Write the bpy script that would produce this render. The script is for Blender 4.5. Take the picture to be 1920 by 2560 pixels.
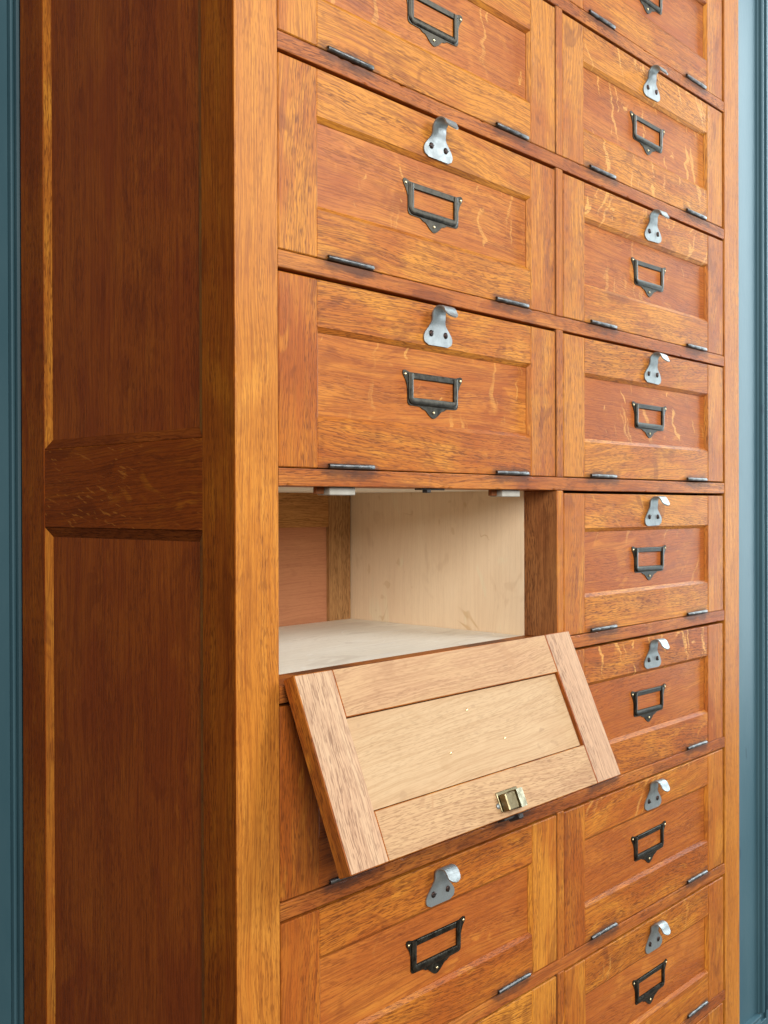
import bpy, bmesh, math, random
from mathutils import Vector, Matrix
random.seed(11)
S = bpy.context.scene
for o in list(bpy.data.objects): bpy.data.objects.remove(o)
COL = S.collection
V = Vector

# ------------------------------------------------------------------ camera, world, lamps, exposure
CAM = V((-0.4622, -0.56966, -0.49621)); YAW, PITCH, ROLL = 0.82445, -0.00462, -0.00279
fwd = V((math.sin(YAW)*math.cos(PITCH), math.cos(YAW)*math.cos(PITCH), math.sin(PITCH)))
rt = V((math.cos(YAW), -math.sin(YAW), 0)); up = rt.cross(fwd)
rt, up = rt*math.cos(ROLL)+up*math.sin(ROLL), up*math.cos(ROLL)-rt*math.sin(ROLL)
cd = bpy.data.cameras.new('camera'); cam = bpy.data.objects.new('camera', cd); COL.objects.link(cam)
m = Matrix((rt, up, -fwd)).transposed().to_4x4(); m.translation = CAM; cam.matrix_world = m
cd.sensor_fit = 'HORIZONTAL'; cd.sensor_width = 36; cd.lens = 2584.3/1920*36
cd.clip_start = .02; cd.clip_end = 100
S.camera = cam

W = bpy.data.worlds.new('World'); S.world = W; W.use_nodes = True
W.node_tree.nodes['Background'].inputs[0].default_value = (.92, .95, 1.0, 1)
W.node_tree.nodes['Background'].inputs[1].default_value = .10

def lamp(name, loc, target, size, power, color):
    ld = bpy.data.lights.new(name, 'AREA'); ld.shape = 'RECTANGLE'; ld.size, ld.size_y = size
    ld.energy = power; ld.color = color
    lo = bpy.data.objects.new(name, ld); COL.objects.link(lo); lo.location = loc
    lo.rotation_euler = (V(target)-V(loc)).to_track_quat('-Z', 'Y').to_euler()
    return lo
# a broad window in front and a little to the left, one in front to the right, one in the wall far right
lamp('front_window_light', (-1.55, -2.9, .78), (.3, 0, -.6), (1.9, 1.7), 165, (1.0, .97, .93))
lamp('right_window_light', (2.1, -2.85, 1.15), (.7, 0, -.6), (1.5, 1.7), 118, (.95, .97, 1.0))
lamp('side_window_light', (3.2, -.34, -.05), (1.5, .33, -1.1), (.7, 2.8), 84, (.80, .94, 1.0))

S.view_settings.view_transform = 'Standard'; S.view_settings.look = 'None'
S.view_settings.exposure = 0; S.view_settings.gamma = 1; S.view_settings.use_curve_mapping = False
S.render.engine = 'CYCLES'
S.render.resolution_x, S.render.resolution_y = 768, 1024

# ------------------------------------------------------------------ node helper
class NT:
    def __init__(s, name):
        s.mat = bpy.data.materials.new(name); s.mat.use_nodes = True
        s.t = s.mat.node_tree; s.bsdf = s.t.nodes['Principled BSDF']
    def put(s, sock, v):
        if isinstance(v, bpy.types.NodeSocket): s.t.links.new(v, sock)
        elif v is not None:
            if isinstance(v, tuple) and len(v) == 3 and sock.type == 'RGBA': v = v+(1,)
            sock.default_value = v
    def n(s, typ, **kw):
        nd = s.t.nodes.new(typ)
        for k, v in kw.items(): setattr(nd, k, v)
        return nd
    def m(s, op, a, b=None, c=None, clamp=False):
        nd = s.n('ShaderNodeMath', operation=op, use_clamp=clamp)
        for i, v in enumerate((a, b, c)):
            if v is not None: s.put(nd.inputs[i], v)
        return nd.outputs[0]
    def vm(s, op, a, b):
        nd = s.n('ShaderNodeVectorMath', operation=op); s.put(nd.inputs[0], a); s.put(nd.inputs[1], b); return nd.outputs[0]
    def xyz(s, x, y, z):
        nd = s.n('ShaderNodeCombineXYZ')
        for i, v in enumerate((x, y, z)): s.put(nd.inputs[i], v)
        return nd.outputs[0]
    def sep(s, v):
        nd = s.n('ShaderNodeSeparateXYZ'); s.put(nd.inputs[0], v); return nd.outputs
    def noise(s, vec, detail=2, rough=.5, dist=0, scale=1):
        nd = s.n('ShaderNodeTexNoise'); s.put(nd.inputs['Vector'], vec)
        for k, v in (('Scale', scale), ('Detail', detail), ('Roughness', rough), ('Distortion', dist)): nd.inputs[k].default_value = v
        return nd.outputs['Fac']
    def step(s, v, a, b, lo=0., hi=1.):
        nd = s.n('ShaderNodeMapRange', interpolation_type='SMOOTHSTEP')
        s.put(nd.inputs[0], v)
        for i, q in enumerate((a, b, lo, hi)): s.put(nd.inputs[i+1], q)
        return nd.outputs[0]
    def mix(s, f, a, b, blend='MIX'):
        nd = s.n('ShaderNodeMix', data_type='RGBA', blend_type=blend); s.put(nd.inputs[0], f)
        s.put(nd.inputs[6], a); s.put(nd.inputs[7], b); return nd.outputs[2]
    def objcolor(s):
        oi = s.n('ShaderNodeObjectInfo'); sp = s.n('ShaderNodeSeparateColor'); s.put(sp.inputs[0], oi.outputs['Color'])
        return sp.outputs[0], sp.outputs[1], sp.outputs[2], oi.outputs['Alpha']
    def bump(s, h, strength, dist=.0006):
        b = s.n('ShaderNodeBump'); b.inputs['Strength'].default_value = strength; b.inputs['Distance'].default_value = dist
        s.put(b.inputs['Height'], h); s.put(s.bsdf.inputs['Normal'], b.outputs[0])
    def set(s, **kw):
        for k, v in kw.items(): s.put(s.bsdf.inputs[k.replace('_', ' ')], v)

# object colour of a wood piece: red = seed, green = tone (0 dark .. 1 honey), blue = slant, alpha = ray flecks
def oak(name, axis, honey, mid, red, dark, hinges=None, nails=False, pore=1.0, rough=.48, coat=.04, fleck_col=None, patchy=1.0, dent=.5, along=False, spec=.13, gr=1.0, scuff=None):
    t = NT(name); seed, tone, slant, fleck = t.objcolor()
    x, y, z = t.sep(t.n('ShaderNodeTexCoord').outputs['Object'])
    g, a, b = {'x': (x, z, y), 'z': (z, x, y), 'zs': (z, y, x), 'ys': (y, z, x), 'xf': (x, y, z)}[axis]
    sd = t.m('MULTIPLY', seed, 31.7); sd2 = t.m('MULTIPLY', seed, 77.1)
    def pv(kg, ka, kb=None, aa=None, o=0.):
        return t.xyz(t.m('ADD', t.m('MULTIPLY', g, kg), t.m('ADD', sd, o)), t.m('ADD', t.m('MULTIPLY', aa if aa is not None else a, ka), sd2), t.m('MULTIPLY', b, kb if kb else ka))
    w1 = t.m('MULTIPLY', t.m('SUBTRACT', t.noise(pv(5, 11), 2), .5), .020)
    w2 = t.m('MULTIPLY', t.m('SUBTRACT', t.noise(pv(30, 40), 2), .5), .0022)
    ta = t.m('MULTIPLY', g, t.m('MULTIPLY', t.m('SUBTRACT', slant, .5), .16))
    aw = t.m('ADD', t.m('ADD', a, w1), t.m('ADD', w2, ta))
    bands = t.noise(pv(3.0, 150, 90, aw), 3, .66)
    rings = t.noise(pv(1.0, 34, 20, aw, 9.), 2, .5, .6)
    fib = t.noise(pv(17, 820, 820, aw), 1, .6)
    por = t.step(t.noise(pv(120, 1100, 1100, aw, 3.), 1, .5), .50, .64)
    pdens = t.step(rings, .36, .60, .35, 1.0)
    por = t.m('MULTIPLY', por, t.m('MULTIPLY', pdens, pore))
    patch = t.noise(pv(8, 17, 17, None, 5.), 3, .6, .7)
    patch2 = t.noise(pv(13, 30, 30, None, 17.), 3, .62, .9)
    k = t.m('ADD', t.m('MULTIPLY', t.m('SUBTRACT', patch, .5), 2.5*patchy), t.m('ADD', t.m('MULTIPLY', t.m('SUBTRACT', bands, .5), 1.25*gr), tone))
    c = t.mix(t.step(k, .05, .62), red, mid)
    c = t.mix(t.step(k, .55, 1.15), c, honey)
    c = t.mix(t.m('MULTIPLY', t.step(rings, .52, .75), .16*gr), c, dark)
    c = t.mix(t.m('MULTIPLY', t.step(patch2, .585, .66), .46*patchy), c, dark)
    c = t.mix(t.m('MULTIPLY', t.step(patch2, .40, .32), .50*patchy), c, tuple(min(.8, q*1.08) for q in honey))
    c = t.mix(t.m('MULTIPLY', t.step(fib, .42, .66), .52*gr), c, dark)
    # ray flecks across the grain
    fl_w = t.m('MULTIPLY', t.m('SUBTRACT', t.noise(pv(28, 70, 20, None, 2.), 2), .5), .020)
    gf = t.m('ADD', t.m('ADD', g, fl_w), t.m('MULTIPLY', a, t.m('MULTIPLY', t.m('SUBTRACT', slant, .62), 1.6)))
    if along: fv = t.xyz(t.m('ADD', t.m('MULTIPLY', gf, 62), sd2), t.m('MULTIPLY', t.m('SUBTRACT', t.m('ADD', a, w2), t.m('MULTIPLY', g, .3)), 330), 0.)
    else: fv = t.xyz(t.m('ADD', t.m('MULTIPLY', gf, 80), sd2), t.m('MULTIPLY', a, 11), t.m('MULTIPLY', b, 11))
    fn = t.step(t.noise(fv, 2, .55), .60, .67)
    fm = t.step(t.m('ADD', t.noise(pv(11, 16, 16, None, 23.), 2), t.m('MULTIPLY', t.m('SUBTRACT', fleck, .6), .42)), .44, .58)
    fl = t.m('MULTIPLY', t.m('MULTIPLY', fn, fm), fleck)
    fv2 = t.xyz(t.m('ADD', t.m('MULTIPLY', gf, 40), sd), t.m('MULTIPLY', a, 26), t.m('MULTIPLY', b, 26))
    fl2 = 0. if along else t.m('MULTIPLY', t.step(t.noise(fv2, 2, .6, .9), .655, .69), t.step(fleck, .3, .8))
    fl = t.m('MAXIMUM', fl, fl2)
    c = t.mix(t.m('MULTIPLY', fl, .70), c, fleck_col or honey)
    c = t.mix(t.m('MULTIPLY', por, .66), c, tuple(q*.62 for q in dark))
    if scuff:
        sn = t.noise(pv(9, 13, 13, None, 41.), 2, .5, 1.5)
        ln = t.step(t.m('ABSOLUTE', t.m('SUBTRACT', sn, .5)), .004, .011, 1., 0.)
        sm = t.step(t.noise(pv(16, 21, 21, None, 51.), 2), .56, .66)
        c = t.mix(t.m('MULTIPLY', t.m('MULTIPLY', ln, sm), .6), c, scuff)
        c = t.mix(t.m('MULTIPLY', t.step(t.noise(pv(60, 75, 75, None, 61.), 1), .70, .76), .35), c, scuff)
    if hinges:
        hx, hz, hw = hinges; st = None
        nz = t.m('MULTIPLY', t.m('SUBTRACT', t.noise(t.xyz(t.m('ADD', t.m('MULTIPLY', x, 60), sd), t.m('MULTIPLY', z, 130), sd), 3, .6), .5), 1.6)
        for q in hx:
            dx = t.m('DIVIDE', t.m('MAXIMUM', t.m('SUBTRACT', t.m('ABSOLUTE', t.m('SUBTRACT', x, q)), .020), 0.), .016)
            dz = t.m('DIVIDE', t.m('SUBTRACT', z, hz), hw)
            r = t.m('SQRT', t.m('ADD', t.m('MULTIPLY', dx, dx), t.m('MULTIPLY', dz, dz)))
            v = t.step(t.m('ADD', r, nz), .25, 1.15, 1., 0.)
            st = v if st is None else t.m('MAXIMUM', st, v)
        c = t.mix(t.m('MULTIPLY', st, .66), c, (.045, .024, .018))
    if nails:
        vn = t.n('ShaderNodeTexVoronoi'); t.put(vn.inputs['Vector'], t.xyz(t.m('ADD', t.m('MULTIPLY', x, 19), sd), t.m('ADD', t.m('MULTIPLY', z, 60), sd2), 0.)); vn.inputs['Scale'].default_value = 1
        c = t.mix(t.step(vn.outputs['Distance'], .03, .055, .85, 0.), c, (.03, .012, .008))
    t.set(Base_Color=c, Roughness=t.m('ADD', t.m('MULTIPLY', bands, .18), rough-.09), Coat_Weight=coat, Coat_Roughness=.2)
    t.bsdf.inputs['Specular IOR Level'].default_value = spec
    h = t.m('SUBTRACT', t.m('MULTIPLY', t.noise(pv(7, 22), 2), dent), por)
    t.bump(h, .20, .0006)
    return t.mat

HON, MID, RED, DRK = (.55, .215, .026), (.44, .138, .017), (.355, .092, .013), (.165, .042, .010)
DH = ([.0745, .2900], 0.0, .009)
FL = (.70, .36, .085)
M = {}
M['rail_door'] = oak('oak_door_rail', 'x', HON, MID, RED, DRK, DH, fleck_col=FL)
M['stile_door'] = oak('oak_door_stile', 'z', HON, MID, RED, DRK, fleck_col=FL)
M['panel_door'] = oak('oak_door_panel', 'x', (.52, .190, .030), (.43, .135, .023), (.36, .098, .018), (.20, .050, .013), pore=.7, fleck_col=FL, rough=.42)
M['post'] = oak('oak_corner_post', 'z', (.58, .240, .036), (.49, .178, .024), (.42, .135, .019), (.21, .058, .012), fleck_col=FL, pore=.75, patchy=.6)
M['rail'] = oak('oak_rail', 'x', (.50, .180, .030), (.40, .122, .022), (.315, .083, .017), (.15, .040, .012), ([.1155, .3305, .4945, .7110], 0.0125, .008), True, fleck_col=FL)
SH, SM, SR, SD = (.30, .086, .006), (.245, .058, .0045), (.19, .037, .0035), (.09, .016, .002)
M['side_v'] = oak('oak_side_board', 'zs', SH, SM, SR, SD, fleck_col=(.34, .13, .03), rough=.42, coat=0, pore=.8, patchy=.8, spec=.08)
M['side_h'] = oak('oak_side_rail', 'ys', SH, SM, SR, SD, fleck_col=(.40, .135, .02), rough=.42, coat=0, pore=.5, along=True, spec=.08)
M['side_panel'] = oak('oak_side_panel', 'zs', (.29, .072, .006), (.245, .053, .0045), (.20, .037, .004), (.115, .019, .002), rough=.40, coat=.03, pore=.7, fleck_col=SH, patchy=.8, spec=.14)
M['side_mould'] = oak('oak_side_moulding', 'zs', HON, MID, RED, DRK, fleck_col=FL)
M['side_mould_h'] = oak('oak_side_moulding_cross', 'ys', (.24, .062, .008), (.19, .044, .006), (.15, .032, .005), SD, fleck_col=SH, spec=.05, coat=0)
BH, BM, BR, BD = (0.5182, 0.3358, 0.1741), (0.4997, 0.3129, 0.161), (0.4737, 0.2808, 0.1462), (0.2813, 0.1374, 0.06525)
M['bare_v'] = oak('bare_oak_stile', 'z', (0.5788, 0.4032, 0.2482), (0.5554, 0.371, 0.2253), (0.5162, 0.3226, 0.193), (0.2659, 0.1371, 0.07814), rough=.62, coat=0, fleck_col=BH, pore=.9, patchy=.5, dent=1.2, gr=.8)
M['bare_h'] = oak('bare_oak_rail', 'x', BH, BM, BR, BD, rough=.6, coat=0, fleck_col=(.7, .5, .27), pore=.65, patchy=.6, gr=.7, scuff=(.42, .24, .12))
M['bare_panel'] = oak('bare_oak_panel', 'x', (0.5418, 0.3801, 0.2211), (0.5041, 0.3414, 0.1901), (0.4666, 0.2987, 0.1593), (0.3537, 0.2095, 0.09732), rough=.6, coat=0, fleck_col=(0.5569, 0.419, 0.2565), pore=.4, patchy=.5, gr=.8, scuff=(0.3161, 0.194, 0.1061))
M['ply_v'] = oak('birch_ply_upright', 'zs', (.86, .69, .48), (.83, .64, .43), (.78, .57, .37), (.60, .40, .23), rough=.66, coat=0, fleck_col=(.7, .56, .4), pore=.12, patchy=.6, gr=.3, scuff=(.58, .37, .17))
M['ply_f'] = oak('birch_ply_shelf', 'xf', (.86, .82, .71), (.82, .77, .65), (.75, .69, .57), (.60, .53, .43), rough=.5, coat=0, fleck_col=(.8, .78, .72), pore=.25, patchy=.8, gr=.5, scuff=(.92, .90, .84))
M['back_panel'] = oak('oak_back_panel', 'x', (0.625, 0.3125, 0.15), (0.5625, 0.25, 0.125), (0.5, 0.2063, 0.1063), (0.35, 0.125, 0.0625), rough=.55, coat=0, pore=.2, patchy=.5, gr=.5)
M['back_rail'] = oak('oak_back_rail', 'x', (0.575, 0.299, 0.09775), (0.506, 0.2415, 0.07475), (0.414, 0.1725, 0.05175), (0.207, 0.0805, 0.023), rough=.5, coat=0, patchy=.5)
M['back_stile'] = oak('oak_back_stile', 'z', (.50, .30, .12), (.46, .25, .10), (.40, .20, .075), (.24, .11, .04), rough=.55, coat=0, patchy=.4)
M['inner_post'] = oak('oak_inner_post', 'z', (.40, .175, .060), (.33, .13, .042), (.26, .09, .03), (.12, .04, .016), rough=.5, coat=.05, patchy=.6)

def metal(name, c1, c2, r1, r2, sc=260, metallic=1., bump=.15, spots=None):
    t = NT(name); seed, tone, sl, al = t.objcolor()
    v = t.vm('ADD', t.n('ShaderNodeTexCoord').outputs['Object'], t.xyz(seed, t.m('MULTIPLY', seed, 3.), 0.))
    n1 = t.noise(v, 4, .6, .4, sc); n2 = t.noise(v, 3, .6, 0, sc*4)
    c = t.mix(t.step(n1, .35, .68), c1, c2)
    if spots: c = t.mix(t.m('MULTIPLY', t.step(n2, .62, .74), .5), c, spots)
    t.set(Base_Color=c, Roughness=t.step(n1, .3, .7, r1, r2), Metallic=metallic); t.bump(n2, bump, .0002)
    return t.mat
M['steel'] = metal('zinc_plated_steel', (.36, .40, .40), (.29, .32, .32), .46, .58, 120, .8, spots=(.45, .45, .43))
M['bronze'] = metal('bronzed_steel', (.042, .038, .030), (.082, .075, .058), .36, .54, 160, spots=(.05, .035, .02))
M['screw'] = metal('rusty_screw', (.05, .032, .028), (.09, .06, .05), .45, .6, 400)
M['pin'] = metal('brass_pin', (.85, .72, .42), (.75, .62, .35), .25, .4, 500)
M['hinge'] = metal('hinge_steel', (.10, .10, .098), (.19, .19, .185), .38, .52, 150, spots=(.05, .035, .03))
M['brass'] = metal('dull_brass', (.24, .20, .115), (.17, .14, .075), .32, .5, 200, spots=(.3, .22, .1))
M['black'] = metal('black_iron', (.02, .018, .016), (.035, .03, .028), .5, .7, 300, metallic=.3)

def plain(name, c1, c2, sc, rough, stretch=(1, 1, 1), bump=.2, coat=0., speck=None):
    t = NT(name)
    v = t.vm('MULTIPLY', t.n('ShaderNodeTexCoord').outputs['Object'], stretch)
    n1 = t.noise(v, 5, .6, .3, sc); n2 = t.noise(v, 3, .6, 0, sc*14)
    c = t.mix(t.step(n1, .3, .7), c1, c2)
    if speck:
        c = t.mix(t.m('MULTIPLY', t.step(t.noise(v, 1, .5, 0, sc*3.3), .71, .76), .6), c, speck)
    t.set(Base_Color=c, Roughness=rough, Coat_Weight=coat, Coat_Roughness=.3); t.bsdf.inputs['Specular IOR Level'].default_value = .3
    t.bump(t.m('ADD', t.m('MULTIPLY', n2, .5), n1), bump, .001)
    return t.mat
M['paint'] = plain('teal_wall_paint', (.034, .086, .108), (.046, .102, .124), 9, .55, (1, 1, .35), .35, .0, (.02, .05, .07))
M['pale'] = plain('pale_grey_tab', (.38, .36, .31), (.32, .30, .25), 60, .6)
M['floor'] = plain('grey_floorboard', (.13, .10, .075), (.17, .135, .10), 3, .5, (1, 6, 1))

# ------------------------------------------------------------------ mesh helpers
def box(bm, x0, x1, y0, y1, z0, z1, bev=0., mat=0, seg=1):
    vs = [bm.verts.new((x, y, z)) for x in (x0, x1) for y in (y0, y1) for z in (z0, z1)]
    fs = [bm.faces.new([vs[i] for i in q]) for q in ((0, 1, 3, 2), (4, 6, 7, 5), (0, 4, 5, 1), (2, 3, 7, 6), (0, 2, 6, 4), (1, 5, 7, 3))]
    for f in fs: f.material_index = mat
    if bev:
        es = list({e for f in fs for e in f.edges})
        bmesh.ops.bevel(bm, geom=es, offset=bev, segments=seg, affect='EDGES', profile=.5, clamp_overlap=True)
    return fs
def mesh(name, bm, mats, smooth=False):
    bmesh.ops.recalc_face_normals(bm, faces=bm.faces[:])
    me = bpy.data.meshes.new(name); bm.to_mesh(me); bm.free()
    for q in (mats if isinstance(mats, (list, tuple)) else [mats]): me.materials.append(M[q])
    if smooth:
        for p in me.polygons: p.use_smooth = True
    return me
def obj(name, me, parent=None, loc=(0, 0, 0), color=None, rot=(0, 0, 0)):
    o = bpy.data.objects.new(name, me); COL.objects.link(o); o.parent = parent; o.location = loc; o.rotation_euler = rot
    o.color = color or (random.random(), .5, random.random(), .2)
    return o
def bx(name, dims, mat, parent=None, loc=(0, 0, 0), bev=.0006, color=None):
    bm = bmesh.new(); box(bm, *dims, bev=bev); return obj(name, mesh(name, bm, mat), parent, loc, color)
def sc(tone=.5, slant=.5, fleck=.1): return (random.random(), tone, slant, fleck)

# ------------------------------------------------------------------ dimensions (metres; z = 0 is the underside of the rail above the first full row)
P = .16; TR = .0130
XL1, XM0, XM1, XR1, XR0 = .0407, .4064, .4180, .7870, .8292
DEP = .302; BACK = .2865
R0, R1 = -2, 10                       # rails R0..R1; doors in rows R0+1..R1
ZTOP = -R0*P+TR+.05; ZBOT = -R1*P-.10; FLOOR = ZBOT-.001

# ------------------------------------------------------------------ setting
floor = bx('floor', (-3, 4, -4, .345, FLOOR-.04, FLOOR), 'floor', bev=0); floor['kind'] = 'structure'
WY = .330
wall = bx('wall', (-3, 4, WY+.006, WY+.05, FLOOR, 2.6), 'paint', bev=0); wall['kind'] = 'structure'
PX0, PX1, PZ = .0165, 1.674, -1.569
def strip(name, pts, length, horizontal=False, loc=(0, 0, 0), mat='paint', parent=wall):
    """a moulding: profile pts (across, y) swept along z (or x)"""
    bm = bmesh.new(); n = len(pts); rows = []
    for q in (0, length):
        rows.append([bm.verts.new((q, y, a) if horizontal else (a, y, q)) for a, y in pts])
    for i in range(n):
        bm.faces.new((rows[0][i], rows[0][(i+1) % n], rows[1][(i+1) % n], rows[1][i]))
    bm.faces.new(rows[0]); bm.faces.new(rows[1][::-1])
    return obj(name, mesh(name, bm, mat), parent, loc)
bead = [(0, .0070), (0, -.0045), (.0012, -.0055), (.0030, -.0050), (.0036, .0005), (.0056, .0010), (.0066, -.0032), (.0088, -.0046), (.0106, -.0030), (.0112, .0018), (.0132, .0030), (.0138, .0070)]
H = 2.6-PZ-.02
strip('moulding', [(x+.0028, y+WY) for x, y in bead], H, loc=(0, 0, PZ))
strip('moulding', [(PX1+(.0138-x)*2.7, y*1.2+WY) for x, y in bead][::-1], H, loc=(0, 0, PZ))
strip('moulding', [((.0138-x)*1.6, y+WY) for x, y in bead][::-1], PX1-.0168, True, loc=(.0167, 0, PZ-.0222))
bx('wall_board', (-3, .0026, WY, WY+.0059, FLOOR, 2.6), 'paint', wall)
bx('wall_board', (PX1+.0376, 4, WY, WY+.0059, FLOOR, 2.6), 'paint', wall)
bx('wall_board', (.0027, PX1+.0375, WY, WY+.0059, FLOOR, PZ-.0223), 'paint', wall)

# ------------------------------------------------------------------ the cabinet
cab = bpy.data.objects.new('filing_cabinet', None); COL.objects.link(cab); cab.location = (0, 0, 0); cab.empty_display_size = .1
cab['label'] = 'tall honey-brown oak filing cabinet with two columns of drop-front doors, one hanging open'
cab['category'] = 'cabinet'

def worn_post(x0, x1, y0, y1, z0, z1, rng):
    """square post whose front arrises are softened and dented"""
    bm = bmesh.new(); n = 300; rows = []; dl = dr = 0
    for i in range(n+1):
        z = z0+(z1-z0)*i/n
        bl = .0011+max(0, rng.gauss(0, .00022))+(rng.random() < .035)*rng.uniform(.0005, .0018)
        br = .0007+max(0, rng.gauss(0, .00012))
        rows.append([bm.verts.new(q+(z,)) for q in ((x0, y1), (x0, y0+bl), (x0+bl*.35, y0+bl*.35), (x0+bl, y0), (x1-br, y0), (x1, y0+br), (x1, y1))])
    for i in range(n):
        for j in range(7): bm.faces.new((rows[i][j], rows[i][(j+1) % 7], rows[i+1][(j+1) % 7], rows[i+1][j]))
    bm.faces.new(rows[0][::-1]); bm.faces.new(rows[-1])
    return bm
rng = random.Random(5)
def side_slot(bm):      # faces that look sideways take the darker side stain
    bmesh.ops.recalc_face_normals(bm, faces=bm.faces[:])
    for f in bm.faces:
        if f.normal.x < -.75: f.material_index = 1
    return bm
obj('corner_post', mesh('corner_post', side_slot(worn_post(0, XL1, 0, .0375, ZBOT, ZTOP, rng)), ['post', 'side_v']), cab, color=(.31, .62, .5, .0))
obj('corner_post', mesh('corner_post', worn_post(XR1, XR0, 0, .0375, ZBOT, ZTOP, rng), ['post']), cab, color=(.77, .58, .58, .25))

# left side: frame and panels with chamfered mouldings
YB = .2625
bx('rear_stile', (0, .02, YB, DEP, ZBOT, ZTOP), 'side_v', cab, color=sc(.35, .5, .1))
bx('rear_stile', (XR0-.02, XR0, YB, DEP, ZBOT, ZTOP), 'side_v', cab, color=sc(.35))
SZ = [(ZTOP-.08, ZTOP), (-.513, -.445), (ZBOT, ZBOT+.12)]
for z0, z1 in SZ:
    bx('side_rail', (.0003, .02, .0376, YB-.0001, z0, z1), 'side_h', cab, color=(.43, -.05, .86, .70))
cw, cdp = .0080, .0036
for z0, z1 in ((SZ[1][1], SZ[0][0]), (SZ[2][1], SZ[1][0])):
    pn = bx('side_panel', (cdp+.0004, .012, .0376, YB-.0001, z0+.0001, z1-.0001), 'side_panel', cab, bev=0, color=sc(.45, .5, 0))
    def wedge(p, nm, mt, tone, fl=.0):
        bm = bmesh.new(); v = [bm.verts.new(q) for q in p]
        for q in ((0, 1, 2, 3), (0, 3, 5, 4), (1, 2, 5, 4)[::-1], (0, 1, 4), (3, 2, 5)): bm.faces.new([v[i] for i in dict.fromkeys(q)])
        return obj(nm, mesh(nm, bm, mt), pn, color=sc(tone, .5, fl))
    x0, xd = .0005, cdp+.0003
    y0, y1 = .0377, YB-.0002; a, b = z0+.0002, z1-.0002
    # rear (paler tone imitates light from the front), front, bottom, top; each: outer edge, inner edge (mitred), foot
    wedge([(x0, y1, a), (x0, y1, b), (xd, y1-cw, b-cw), (xd, y1-cw, a+cw), (xd, y1, a), (xd, y1, b)][0:4]+[(xd, y1, b), (xd, y1, a)], 'moulding', 'side_mould', .75)
    wedge([(x0, y0, a), (x0, y0, b), (xd, y0+cw, b-cw), (xd, y0+cw, a+cw), (xd, y0, b), (xd, y0, a)], 'moulding', 'side_mould', .4)
    wedge([(x0, y0, a), (x0, y1, a), (xd, y1-cw, a+cw), (xd, y0+cw, a+cw), (xd, y1, a), (xd, y0, a)], 'moulding', 'side_mould_h', .3)
    wedge([(x0, y0, b), (x0, y1, b), (xd, y1-cw, b-cw), (xd, y0+cw, b-cw), (xd, y1, b), (xd, y0, b)], 'moulding', 'side_mould_h', .2)
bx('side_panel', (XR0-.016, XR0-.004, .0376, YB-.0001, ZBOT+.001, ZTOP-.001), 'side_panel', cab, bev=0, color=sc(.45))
bx('top_board', (-.012, XR0+.012, -.012, DEP+.006, ZTOP+.0002, ZTOP+.022), 'rail', cab, bev=.003, color=sc(.5))
bx('top_rail', (XL1+.0002, XR1-.0002, .0006, .04, -R0*P+TR+.0002, ZTOP-.0002), 'rail', cab, color=sc(.5))
bx('plinth', (XL1+.0002, XR1-.0002, .0006, .04, ZBOT, -R1*P-.0004), 'rail', cab, color=sc(.4))

# rails, muntins, shelves
def worn_rail(rng):
    """cross rail whose two front arrises are rubbed and chipped, the line a little uneven"""
    bm = bmesh.new(); n = 170; rows = []; x0, x1 = XL1+.0003, XR1-.0003; ph = rng.uniform(0, 6)
    for i in range(n+1):
        x = x0+(x1-x0)*i/n; w = .00025*math.sin(ph+x*9)+.00015*math.sin(ph*2+x*31)
        def arris(): return .0007+max(0, rng.gauss(0, .0002))+(rng.random() < .04)*rng.uniform(.0006, .0017)
        bl, bt = arris(), arris(); y0 = .0004; a, b = w*.6, TR
        rows.append([bm.verts.new((x, y, z)) for y, z in ((.0398, 0), (y0+bl, a), (y0+bl*.3, a+bl*.3), (y0, a+bl), (y0, b-bt), (y0+bt*.3, b-bt*.3), (y0+bt, b), (.0398, b))])
    for i in range(n):
        for j in range(8): bm.faces.new((rows[i][j], rows[i][(j+1) % 8], rows[i+1][(j+1) % 8], rows[i+1][j]))
    bm.faces.new(rows[0][::-1]); bm.faces.new(rows[-1])
    return mesh('rail', bm, 'rail')
rail_mes = [worn_rail(rng) for _ in range(4)]
bm = bmesh.new(); box(bm, XM0, XM1, 0, .0398, 0, P-TR-.0004, bev=.0006)
bmesh.ops.recalc_face_normals(bm, faces=bm.faces[:])
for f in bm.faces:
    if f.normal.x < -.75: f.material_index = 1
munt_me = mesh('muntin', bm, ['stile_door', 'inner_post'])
bm = bmesh.new(); box(bm, .0242, XM0-.0002, .0402, BACK-.0003, .0003, TR-.0003, bev=.0004); shelf_l = mesh('shelf', bm, 'ply_f')
bm = bmesh.new(); box(bm, XM1+.0002, XR0-.0212, .0402, BACK-.0003, .0003, TR-.0003, bev=.0004); shelf_r = mesh('shelf', bm, 'ply_f')
for k in range(R0, R1+1):
    z = -k*P
    tone = {1: .45, 2: .5, 3: .62, 4: .45, 5: .45, 6: .5}.get(k, .55)
    obj('rail', rail_mes[k % 4], cab, (0, 0, z), sc(tone, .5, .05))
    obj('shelf', shelf_l, cab, (0, 0, z), sc(.75, .5, .3)); obj('shelf', shelf_r, cab, (0, 0, z), sc(.6, .5, .2))
    if k > R0: obj('muntin', munt_me, cab, (0, 0, z+TR+.0002), sc(random.uniform(.4, .65), .5, .05))
bx('lining', (.0206, .0240, .0402, BACK-.0003, ZBOT+.05, ZTOP-.02), 'ply_v', cab, bev=0, color=sc(.55))  # lining: unseen board, added so its bounced light brightens the divider
bx('divider', (XM0+.0003, XM1-.0003, .0400, BACK+.010, ZBOT+.05, ZTOP-.02), 'ply_v', cab, bev=.0004, color=(.42, .55, .5, .12))

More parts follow.
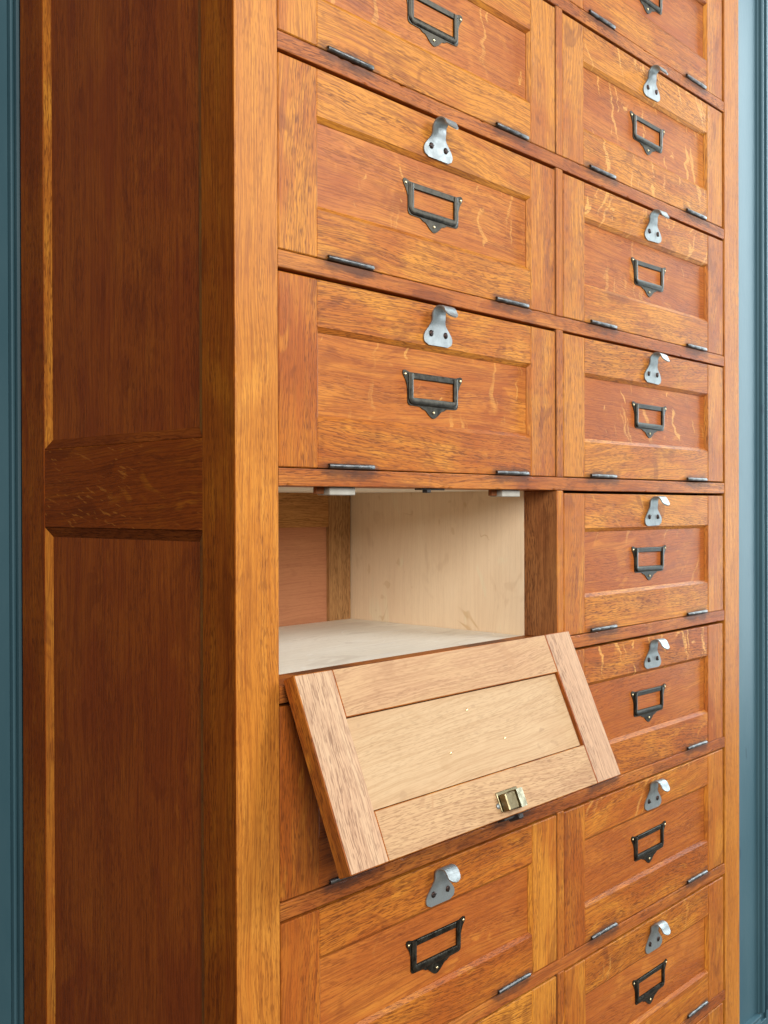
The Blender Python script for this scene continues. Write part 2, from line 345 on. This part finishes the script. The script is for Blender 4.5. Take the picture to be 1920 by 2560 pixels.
# framed back, seen through the open compartment
bx('back_panel', (.021, XM0+.02, BACK+.0045, BACK+.009, ZBOT+.05, ZTOP-.02), 'back_panel', cab, bev=0, color=(.2, .55, .5, .1))
bx('back_panel', (XM1+.02, XR0-.021, BACK+.0045, BACK+.009, ZBOT+.05, ZTOP-.02), 'back_panel', cab, bev=0, color=sc(.5))
bx('back_rail', (.021, XM0-.0365, BACK, BACK+.0148, -.5187, -.4420), 'back_rail', cab, bev=.0005, color=(.63, .5, .6, .1))
bx('back_stile', (XM0-.0362, XM0-.0012, BACK-.0004, BACK+.0152, ZBOT+.05, ZTOP-.02), 'back_stile', cab, bev=.0005, color=(.15, .5, .5, .1))

# fittings on the underside of the rail above the open compartment
for x0 in (.0985, .3235):
    bx('rail_tab', (x0, x0+.0285, .0060, .0205, -3*P-.0066, -3*P-.0002), 'pale', cab, bev=.0005)
    bx('rail_block', (x0-.0082, x0-.0002, .0120, .0165, -3*P-.0058, -3*P-.0002), 'inner_post', cab, bev=.0004, color=sc(.2))
bm = bmesh.new()
box(bm, .2045, .2360, .0035, .0115, -3*P-.0016, -3*P-.0002, bev=.0004); box(bm, .2100, .2150, .0015, .0075, -3*P-.0040, -3*P-.0014, bev=.0004)
obj('strike_plate', mesh('strike_plate', bm, 'black'), cab)

# ------------------------------------------------------------------ door pieces (door-local: x right, z up, front face y = 0, inner face y = T)
DW, DHt, T = .3630, .1437, .0132
SX0, SX1, RZ0, RZ1 = .0392, .3215, .0372, .1072
CH, CD, PB = .0033, .0034, .0092       # chamfer width and depth, back of panel
def inner_slot(bm):
    bmesh.ops.recalc_face_normals(bm, faces=bm.faces[:])
    for f in bm.faces:
        if f.normal.y > .75: f.material_index = 1
    return bm
def chamfer(bm, pts):      # p0,p1 on the face edge; p2,p3 at the panel, mitred
    v = [bm.verts.new(q) for q in pts]; bm.faces.new(v)
    w = [bm.verts.new((q[0], CD+.0012, q[2])) for q in pts[2:]]
    bm.faces.new((v[3], v[2], w[0], w[1]))
def stile(x0, x1, side):
    bm = bmesh.new(); box(bm, x0, x1, 0, T, 0, DHt, bev=.0008); bm = inner_slot(bm)
    if side > 0: chamfer(bm, [(x1-.0001, .0007, RZ0), (x1-.0001, .0007, RZ1), (x1+CH, CD, RZ1-CH), (x1+CH, CD, RZ0+CH)])
    else: chamfer(bm, [(x0+.0001, .0007, RZ0), (x0+.0001, .0007, RZ1), (x0-CH, CD, RZ1-CH), (x0-CH, CD, RZ0+CH)])
    return mesh('stile', bm, ['stile_door', 'bare_v'])
def drail(z0, z1, side):
    bm = bmesh.new(); box(bm, SX0+.0001, SX1-.0001, .0003, T-.0003, z0, z1, bev=.0006); bm = inner_slot(bm)
    e, s = (z1-.0001, 1) if side > 0 else (z0+.0001, -1)
    chamfer(bm, [(SX0, .0008, e), (SX1, .0008, e), (SX1-CH, CD, e+s*CH), (SX0+CH, CD, e+s*CH)])
    return mesh('rail', bm, ['rail_door', 'bare_h'])
st_l, st_r = stile(0, SX0, 1), stile(SX1, DW, -1)
ra_b, ra_t = drail(.0001, RZ0, 1), drail(RZ1, DHt-.0001, -1)
bm = bmesh.new(); box(bm, SX0+.0006, SX1-.0006, CD+.0006, PB, RZ0+.0006, RZ1-.0006); panel_me = mesh('door', inner_slot(bm), ['panel_door', 'bare_panel'])

# hook pull: pear-shaped plate whose top curls forward and down
def hook_mesh():
    zc, r, th = .0262, .0072, .0011
    path = []                                                  # (y, z, half width)
    for i in range(13):
        q = i/12*zc; u = q/zc
        if q < .006: hw = .0190-.0062*(1-math.sqrt(max(0, 1-(1-q/.006)**2)))
        else:
            k = min(1, (q-.006)/(.0222-.006)); k2 = k*k*(3-2*k); hw = .0190-(.0190-.0084)*k2
        path.append((-.0013*max(0, min(1, (q-.017)/.006))**1.5 if q > .017 else 0, q, hw))
    for i in range(1, 15):
        an = math.radians(158)*i/14
        path.append((-.0013-(r-r*math.cos(an)), zc+r*math.sin(an), .0084-.0006*i/14))
    y, z, _ = path[-1]; an = math.radians(158); dy, dz = -math.sin(an), math.cos(an)
    for i in range(1, 8):
        q = .0062*i/7; hw = .0078*math.sqrt(max(.03, 1-(max(0, q-.0014)/.0049)**2))
        path.append((y+dy*q-.0022*(i/7)**2, z+dz*q, hw))
    bm = bmesh.new(); cols = 7; F = []; B = []
    for i, (y, z, hw) in enumerate(path):
        a = path[max(0, i-1)]; b = path[min(len(path)-1, i+1)]
        tn = V((0, b[0]-a[0], b[1]-a[1])).normalized(); nn = V((0, -tn.z, tn.y))     # front side
        fr, bk = [], []
        for j in range(cols):
            x = hw*(2*j/(cols-1)-1)
            fr.append(bm.verts.new(V((x, y, z))+nn*th)); bk.append(bm.verts.new((x, y, z)))
        F.append(fr); B.append(bk)
    n = len(path)
    for i in range(n-1):
        for j in range(cols-1):
            bm.faces.new((F[i][j], F[i][j+1], F[i+1][j+1], F[i+1][j])); bm.faces.new((B[i][j], B[i+1][j], B[i+1][j+1], B[i][j+1]))
        bm.faces.new((F[i][0], F[i+1][0], B[i+1][0], B[i][0])); bm.faces.new((F[i][-1], B[i][-1], B[i+1][-1], F[i+1][-1]))
    for j in range(cols-1):
        bm.faces.new((F[0][j], B[0][j], B[0][j+1], F[0][j+1])); bm.faces.new((F[-1][j], F[-1][j+1], B[-1][j+1], B[-1][j]))
    bmesh.ops.recalc_face_normals(bm, faces=bm.faces[:])
    me = mesh('hook', bm, 'steel', True)
    return me
def sharp(me, deg=35):
    bm = bmesh.new(); bm.from_mesh(me)
    for e in bm.edges:
        if len(e.link_faces) == 2 and e.calc_face_angle(0) > math.radians(deg): e.smooth = False
    bm.to_mesh(me); bm.free(); return me
hook_me = sharp(hook_mesh(), 50)

def dome(name, r, h, mat, seg=14, slot=False):
    bm = bmesh.new(); rings = [(r, 0), (r, -h*.25), (r*.86, -h*.62), (r*.5, -h*.93)]; R = []
    for rr, y in rings: R.append([bm.verts.new((rr*math.cos(2*math.pi*i/seg), y, rr*math.sin(2*math.pi*i/seg))) for i in range(seg)])
    top = bm.verts.new((0, -h, 0))
    for a, b in zip(R, R[1:]):
        for i in range(seg): bm.faces.new((a[i], a[(i+1) % seg], b[(i+1) % seg], b[i]))
    for i in range(seg): bm.faces.new((R[-1][i], R[-1][(i+1) % seg], top))
    me_m = [mat]
    if slot:
        box(bm, -r*.9, r*.9, -h*1.03, -h*.5, -r*.13, r*.13, mat=1); me_m = [mat, 'black']
    me = mesh(name, bm, me_m)
    for p in me.polygons: p.use_smooth = p.material_index == 0
    return me
screw_me = dome('screw', .0028, .0015, 'screw', slot=True)
pin_me = dome('pin', .00125, .0009, 'pin', 10)

# card holder: thin plate with ears and a pointed foot, a raised rounded channel on three sides
def holder_mesh():
    half = [(0, .0002), (.031, .0002), (.0338, .0010), (.0368, .0018), (.0392, .0012), (.0398, -.0008), (.0388, -.0032), (.0366, -.0058), (.0350, -.0090),
            (.0338, -.0125), (.0335, -.0250), (.0325, -.0268), (.0305, -.0276), (.0180, -.0280), (.0160, -.0290), (.0142, -.0300), (.0118, -.0302), (.0098, -.0314), (.0060, -.0346), (.0022, -.0368), (0, -.0372)]
    out = half + [(-x, z) for x, z in half[-2:0:-1]]
    ix0, ix1, iz0, iz1 = -.0272, .0272, -.0050, -.0208
    bm = bmesh.new(); y1 = -.0007
    # ring between outline and window: connect by angle with a resampled window loop
    def win(p):
        cx, cz = 0., (iz0+iz1)/2
        dx, dz = p[0]-cx, p[1]-cz; hw, hh = (ix1-ix0)/2, (iz0-iz1)/2
        s = min(hw/abs(dx) if abs(dx) > 1e-9 else 1e9, hh/abs(dz) if abs(dz) > 1e-9 else 1e9)
        return (cx+dx*s, cz+dz*s)
    # make sure the window corners are in the loop
    cx, cz = 0., (iz0+iz1)/2; pts = []
    dense = []
    for (a, b) in zip(out, out[1:]+out[:1]):
        for k in range(6): dense.append((a[0]+(b[0]-a[0])*k/6, a[1]+(b[1]-a[1])*k/6))
    inner = [win(p) for p in dense]
    for c in ((ix0, iz0), (ix1, iz0), (ix0, iz1), (ix1, iz1)):
        j = min(range(len(inner)), key=lambda i: (inner[i][0]-c[0])**2+(inner[i][1]-c[1])**2); inner[j] = c
    n = len(dense)
    Fo = [bm.verts.new((x, y1, z)) for x, z in dense]; Fi = [bm.verts.new((x, y1, z)) for x, z in inner]
    Bo = [bm.verts.new((x, 0, z)) for x, z in dense]; Bi = [bm.verts.new((x, 0, z)) for x, z in inner]
    for i in range(n):
        j = (i+1) % n
        bm.faces.new((Fo[i], Fo[j], Fi[j], Fi[i])); bm.faces.new((Fo[j], Fo[i], Bo[i], Bo[j])); bm.faces.new((Fi[i], Fi[j], Bi[j], Bi[i]))
    # raised channel: U path, rounded profile
    prof = [(-.0030, -.0005), (-.0029, -.0014), (-.0021, -.0020), (0, -.0022), (.0019, -.0020), (.0027, -.0016), (.0027, -.0008)]   # (across outward->inward, y)
    path = []
    xo, zb, rc = .0298, -.0240, .0032
    path.append((-xo, -.0008, (1, 0)))
    for k in range(7):
        a = math.pi+k/6*math.pi/2; path.append((-xo+rc+rc*math.cos(a), zb+rc+rc*math.sin(a), (-math.cos(a), -math.sin(a))))
    for k in range(7):
        a = 1.5*math.pi+k/6*math.pi/2; path.append((xo-rc+rc*math.cos(a), zb+rc+rc*math.sin(a), (-math.cos(a), -math.sin(a))))
    path.append((xo, -.0008, (-1, 0)))
    rows = [[bm.verts.new((px+nx*a, y, pz+nz*a)) for a, y in prof] for px, pz, (nx, nz) in path]
    for a, b in zip(rows, rows[1:]):
        for i in range(len(prof)-1): bm.faces.new((a[i], a[i+1], b[i+1], b[i]))
    bm.faces.new(rows[0]); bm.faces.new(rows[-1][::-1])
    box(bm, -.0266, .0266, -.0016, -.0008, -.0051, -.0003, bev=.0004)
    me = mesh('label_holder', bm, 'bronze', True); return sharp(me, 32)
holder_me = holder_mesh()

def hinge_mesh():
    L, r = .0500, .0020; bm = bmesh.new(); seg = 14; segs = [(0, .01595), (.0161, .03395), (.0341, .05)]
    for x0, x1 in segs:
        e0, e1 = (.90 if x0 == 0 else .97), (.90 if x1 == .05 else .97); prof = [(x0, r*e0), (x0+.0003, r), (x1-.0003, r), (x1, r*e1)]
        R = [[bm.verts.new((x, rr*math.cos(2*math.pi*i/seg), rr*math.sin(2*math.pi*i/seg))) for i in range(seg)] for x, rr in prof]
        for a, b in zip(R, R[1:]):
            for i in range(seg): bm.faces.new((a[i], a[(i+1) % seg], b[(i+1) % seg], b[i]))
        for Rr, xe, s in ((R[0], x0, 1), (R[-1], x1, -1)):
            q = [bm.verts.new((xe, r*.5*math.cos(2*math.pi*i/seg), r*.5*math.sin(2*math.pi*i/seg))) for i in range(seg)]
            for i in range(seg): bm.faces.new((Rr[i], Rr[(i+1) % seg], q[(i+1) % seg], q[i]))
            q2 = [bm.verts.new((xe+s*.0015, v.co.y, v.co.z)) for v in q]
            for i in range(seg): bm.faces.new((q[i], q[(i+1) % seg], q2[(i+1) % seg], q2[i])).material_index = 1
            bm.faces.new(q2).material_index = 1
    box(bm, .0006, .0494, .0016, .0026, -.0002, .0044, mat=0)
    me = mesh('hinge', bm, ['hinge', 'black'], True); return sharp(me, 40)
hinge_me = hinge_mesh()

def add_door(origin, row, colm, tones, rot=(0, 0, 0), hook_rot=0.):
    rr = random.random
    d = obj('door', panel_me, cab, origin, (rr(), tones[0], rr(), tones[3]), rot)
    obj('stile', st_l, d, color=(rr(), tones[1]+random.uniform(-.28, .22), rr(), .08)); obj('stile', st_r, d, color=(rr(), tones[1]+random.uniform(-.25, .25), rr(), .08))
    obj('rail', ra_b, d, color=(rr(), tones[2]+random.uniform(-.25, .15), rr(), tones[4])); obj('rail', ra_t, d, color=(rr(), tones[2]+random.uniform(-.2, .2), rr(), tones[5]))
    j = lambda s: random.uniform(-s, s)
    hx, hz = .1810+j(.001), .1085+j(.0006)
    obj('hook', hook_me, d, (hx, -.0001, hz), rot=(0, hook_rot+j(.035), 0))
    for s in (-1, 1): obj('screw', screw_me, d, (hx+s*.0096, -.0011, hz+.0100), rot=(0, rr()*3.1, 0))
    lx, lz = .1802+j(.0012), .0840+j(.0008)
    obj('label_holder', holder_me, d, (lx, CD+.0005, lz), rot=(0, j(.016), 0))
    for px, pz in ((-.0368, -.0018), (.0368, -.0018), (0, -.0322)): obj('pin', pin_me, d, (lx+px, CD-.0003, lz+pz))
    for x in (.0500, .2650): obj('hinge', hinge_me, d, (x+j(.0008), -.0006, .0020))
    return d

# (panel tone, stile tone, rail tone, flecks: panel, bottom rail, top rail)
TN = {(1, 0): (.60, .80, 1.05, .62, .1, .3), (2, 0): (.55, .72, 1.05, .58, .1, .1), (3, 0): (.55, .55, .66, .62, .0, .0), (4, 0): (.5, .15, .60, .1, .05, .1), (5, 0): (.3, .35, .4, .1, .1, .1),
      (6, 0): (.35, .60, .55, .2, .1, .2), (7, 0): (.4, .7, .85, .3, .1, .3),
      (0, 1): (.35, .75, .60, .15, .1, .1), (1, 1): (.62, .85, 1.05, .95, 1.0, .95), (2, 1): (.30, .70, .72, .5, .1, .85), (3, 1): (.2, .6, .6, .75, .1, .1), (4, 1): (.1, .68, .78, .45, .3, .5),
      (5, 1): (.25, .6, .35, .2, .1, 1.0), (6, 1): (.25, .5, .6, .1, .1, .55), (7, 1): (.2, .55, .6, .15, .2, .5)}
for k in range(R0+1, R1+1):
    for c, x0 in ((0, XL1+.0010), (1, XM1+.0012)):
        tn = TN.get((k, c), (.35, .55, .6, .3, .2, .3))
        zb = -k*P+TR+.0007
        if (k, c) == (4, 0):
            fa = .41418
            o = add_door((XL1+.0006, -.01451+T*math.cos(fa), -.6176-T*math.sin(fa)), k, c, tn, (math.pi-fa, 0, 0))
            o['label'] = 'door hanging open on its hinges, showing its pale bare inner face'
            # spring catch on the inner face
            bm = bmesh.new()
            box(bm, .1395, .1680, T, T+.0012, .1225, .1385, bev=.0005)
            box(bm, .1410, .1545, T+.0012, T+.0085, .1250, .1390, bev=.0008)
            v = [bm.verts.new(q) for q in ((.1546, T+.001, .1245), (.1546, T+.001, .1395), (.1546, T+.0100, .1395), (.1546, T+.0100, .1245), (.1665, T+.001, .1245), (.1665, T+.001, .1395), (.1665, T+.0072, .1395), (.1665, T+.0072, .1245))]
            for q in ((0, 1, 2, 3), (4, 7, 6, 5), (0, 4, 5, 1), (3, 2, 6, 7), (0, 3, 7, 4), (1, 5, 6, 2)): bm.faces.new([v[i] for i in q])
            obj('catch', mesh('catch', bm, 'brass'), o, (.0365, 0, 0))
            for px, pz in ((-.0368, -.0018), (.0368, -.0018), (0, -.0322)): obj('pin', pin_me, o, (.1802+px, PB-.0003, .0840+pz), rot=(math.pi, 0, 0))
            obj('screw', dome('screw', .0023, .0012, 'steel', 12), o, (.1745, T+.0001, .1330), rot=(math.pi, 0, 0))
            bm = bmesh.new(); box(bm, .1800, .1990, .0020, T-.002, DHt, DHt+.0022, bev=.0007); box(bm, .1930, .1990, .0035, T+.003, DHt+.0005, DHt+.0045, bev=.0008)
            obj('latch_tongue', mesh('latch_tongue', bm, 'black'), o)
        else:
            j = random.Random(k*7+c)
            add_door((x0+j.uniform(0, .0006), .0003+j.uniform(0, .0006), zb), k, c, tn, (0, j.uniform(-.0022, .0022), 0), j.uniform(-.03, .03))
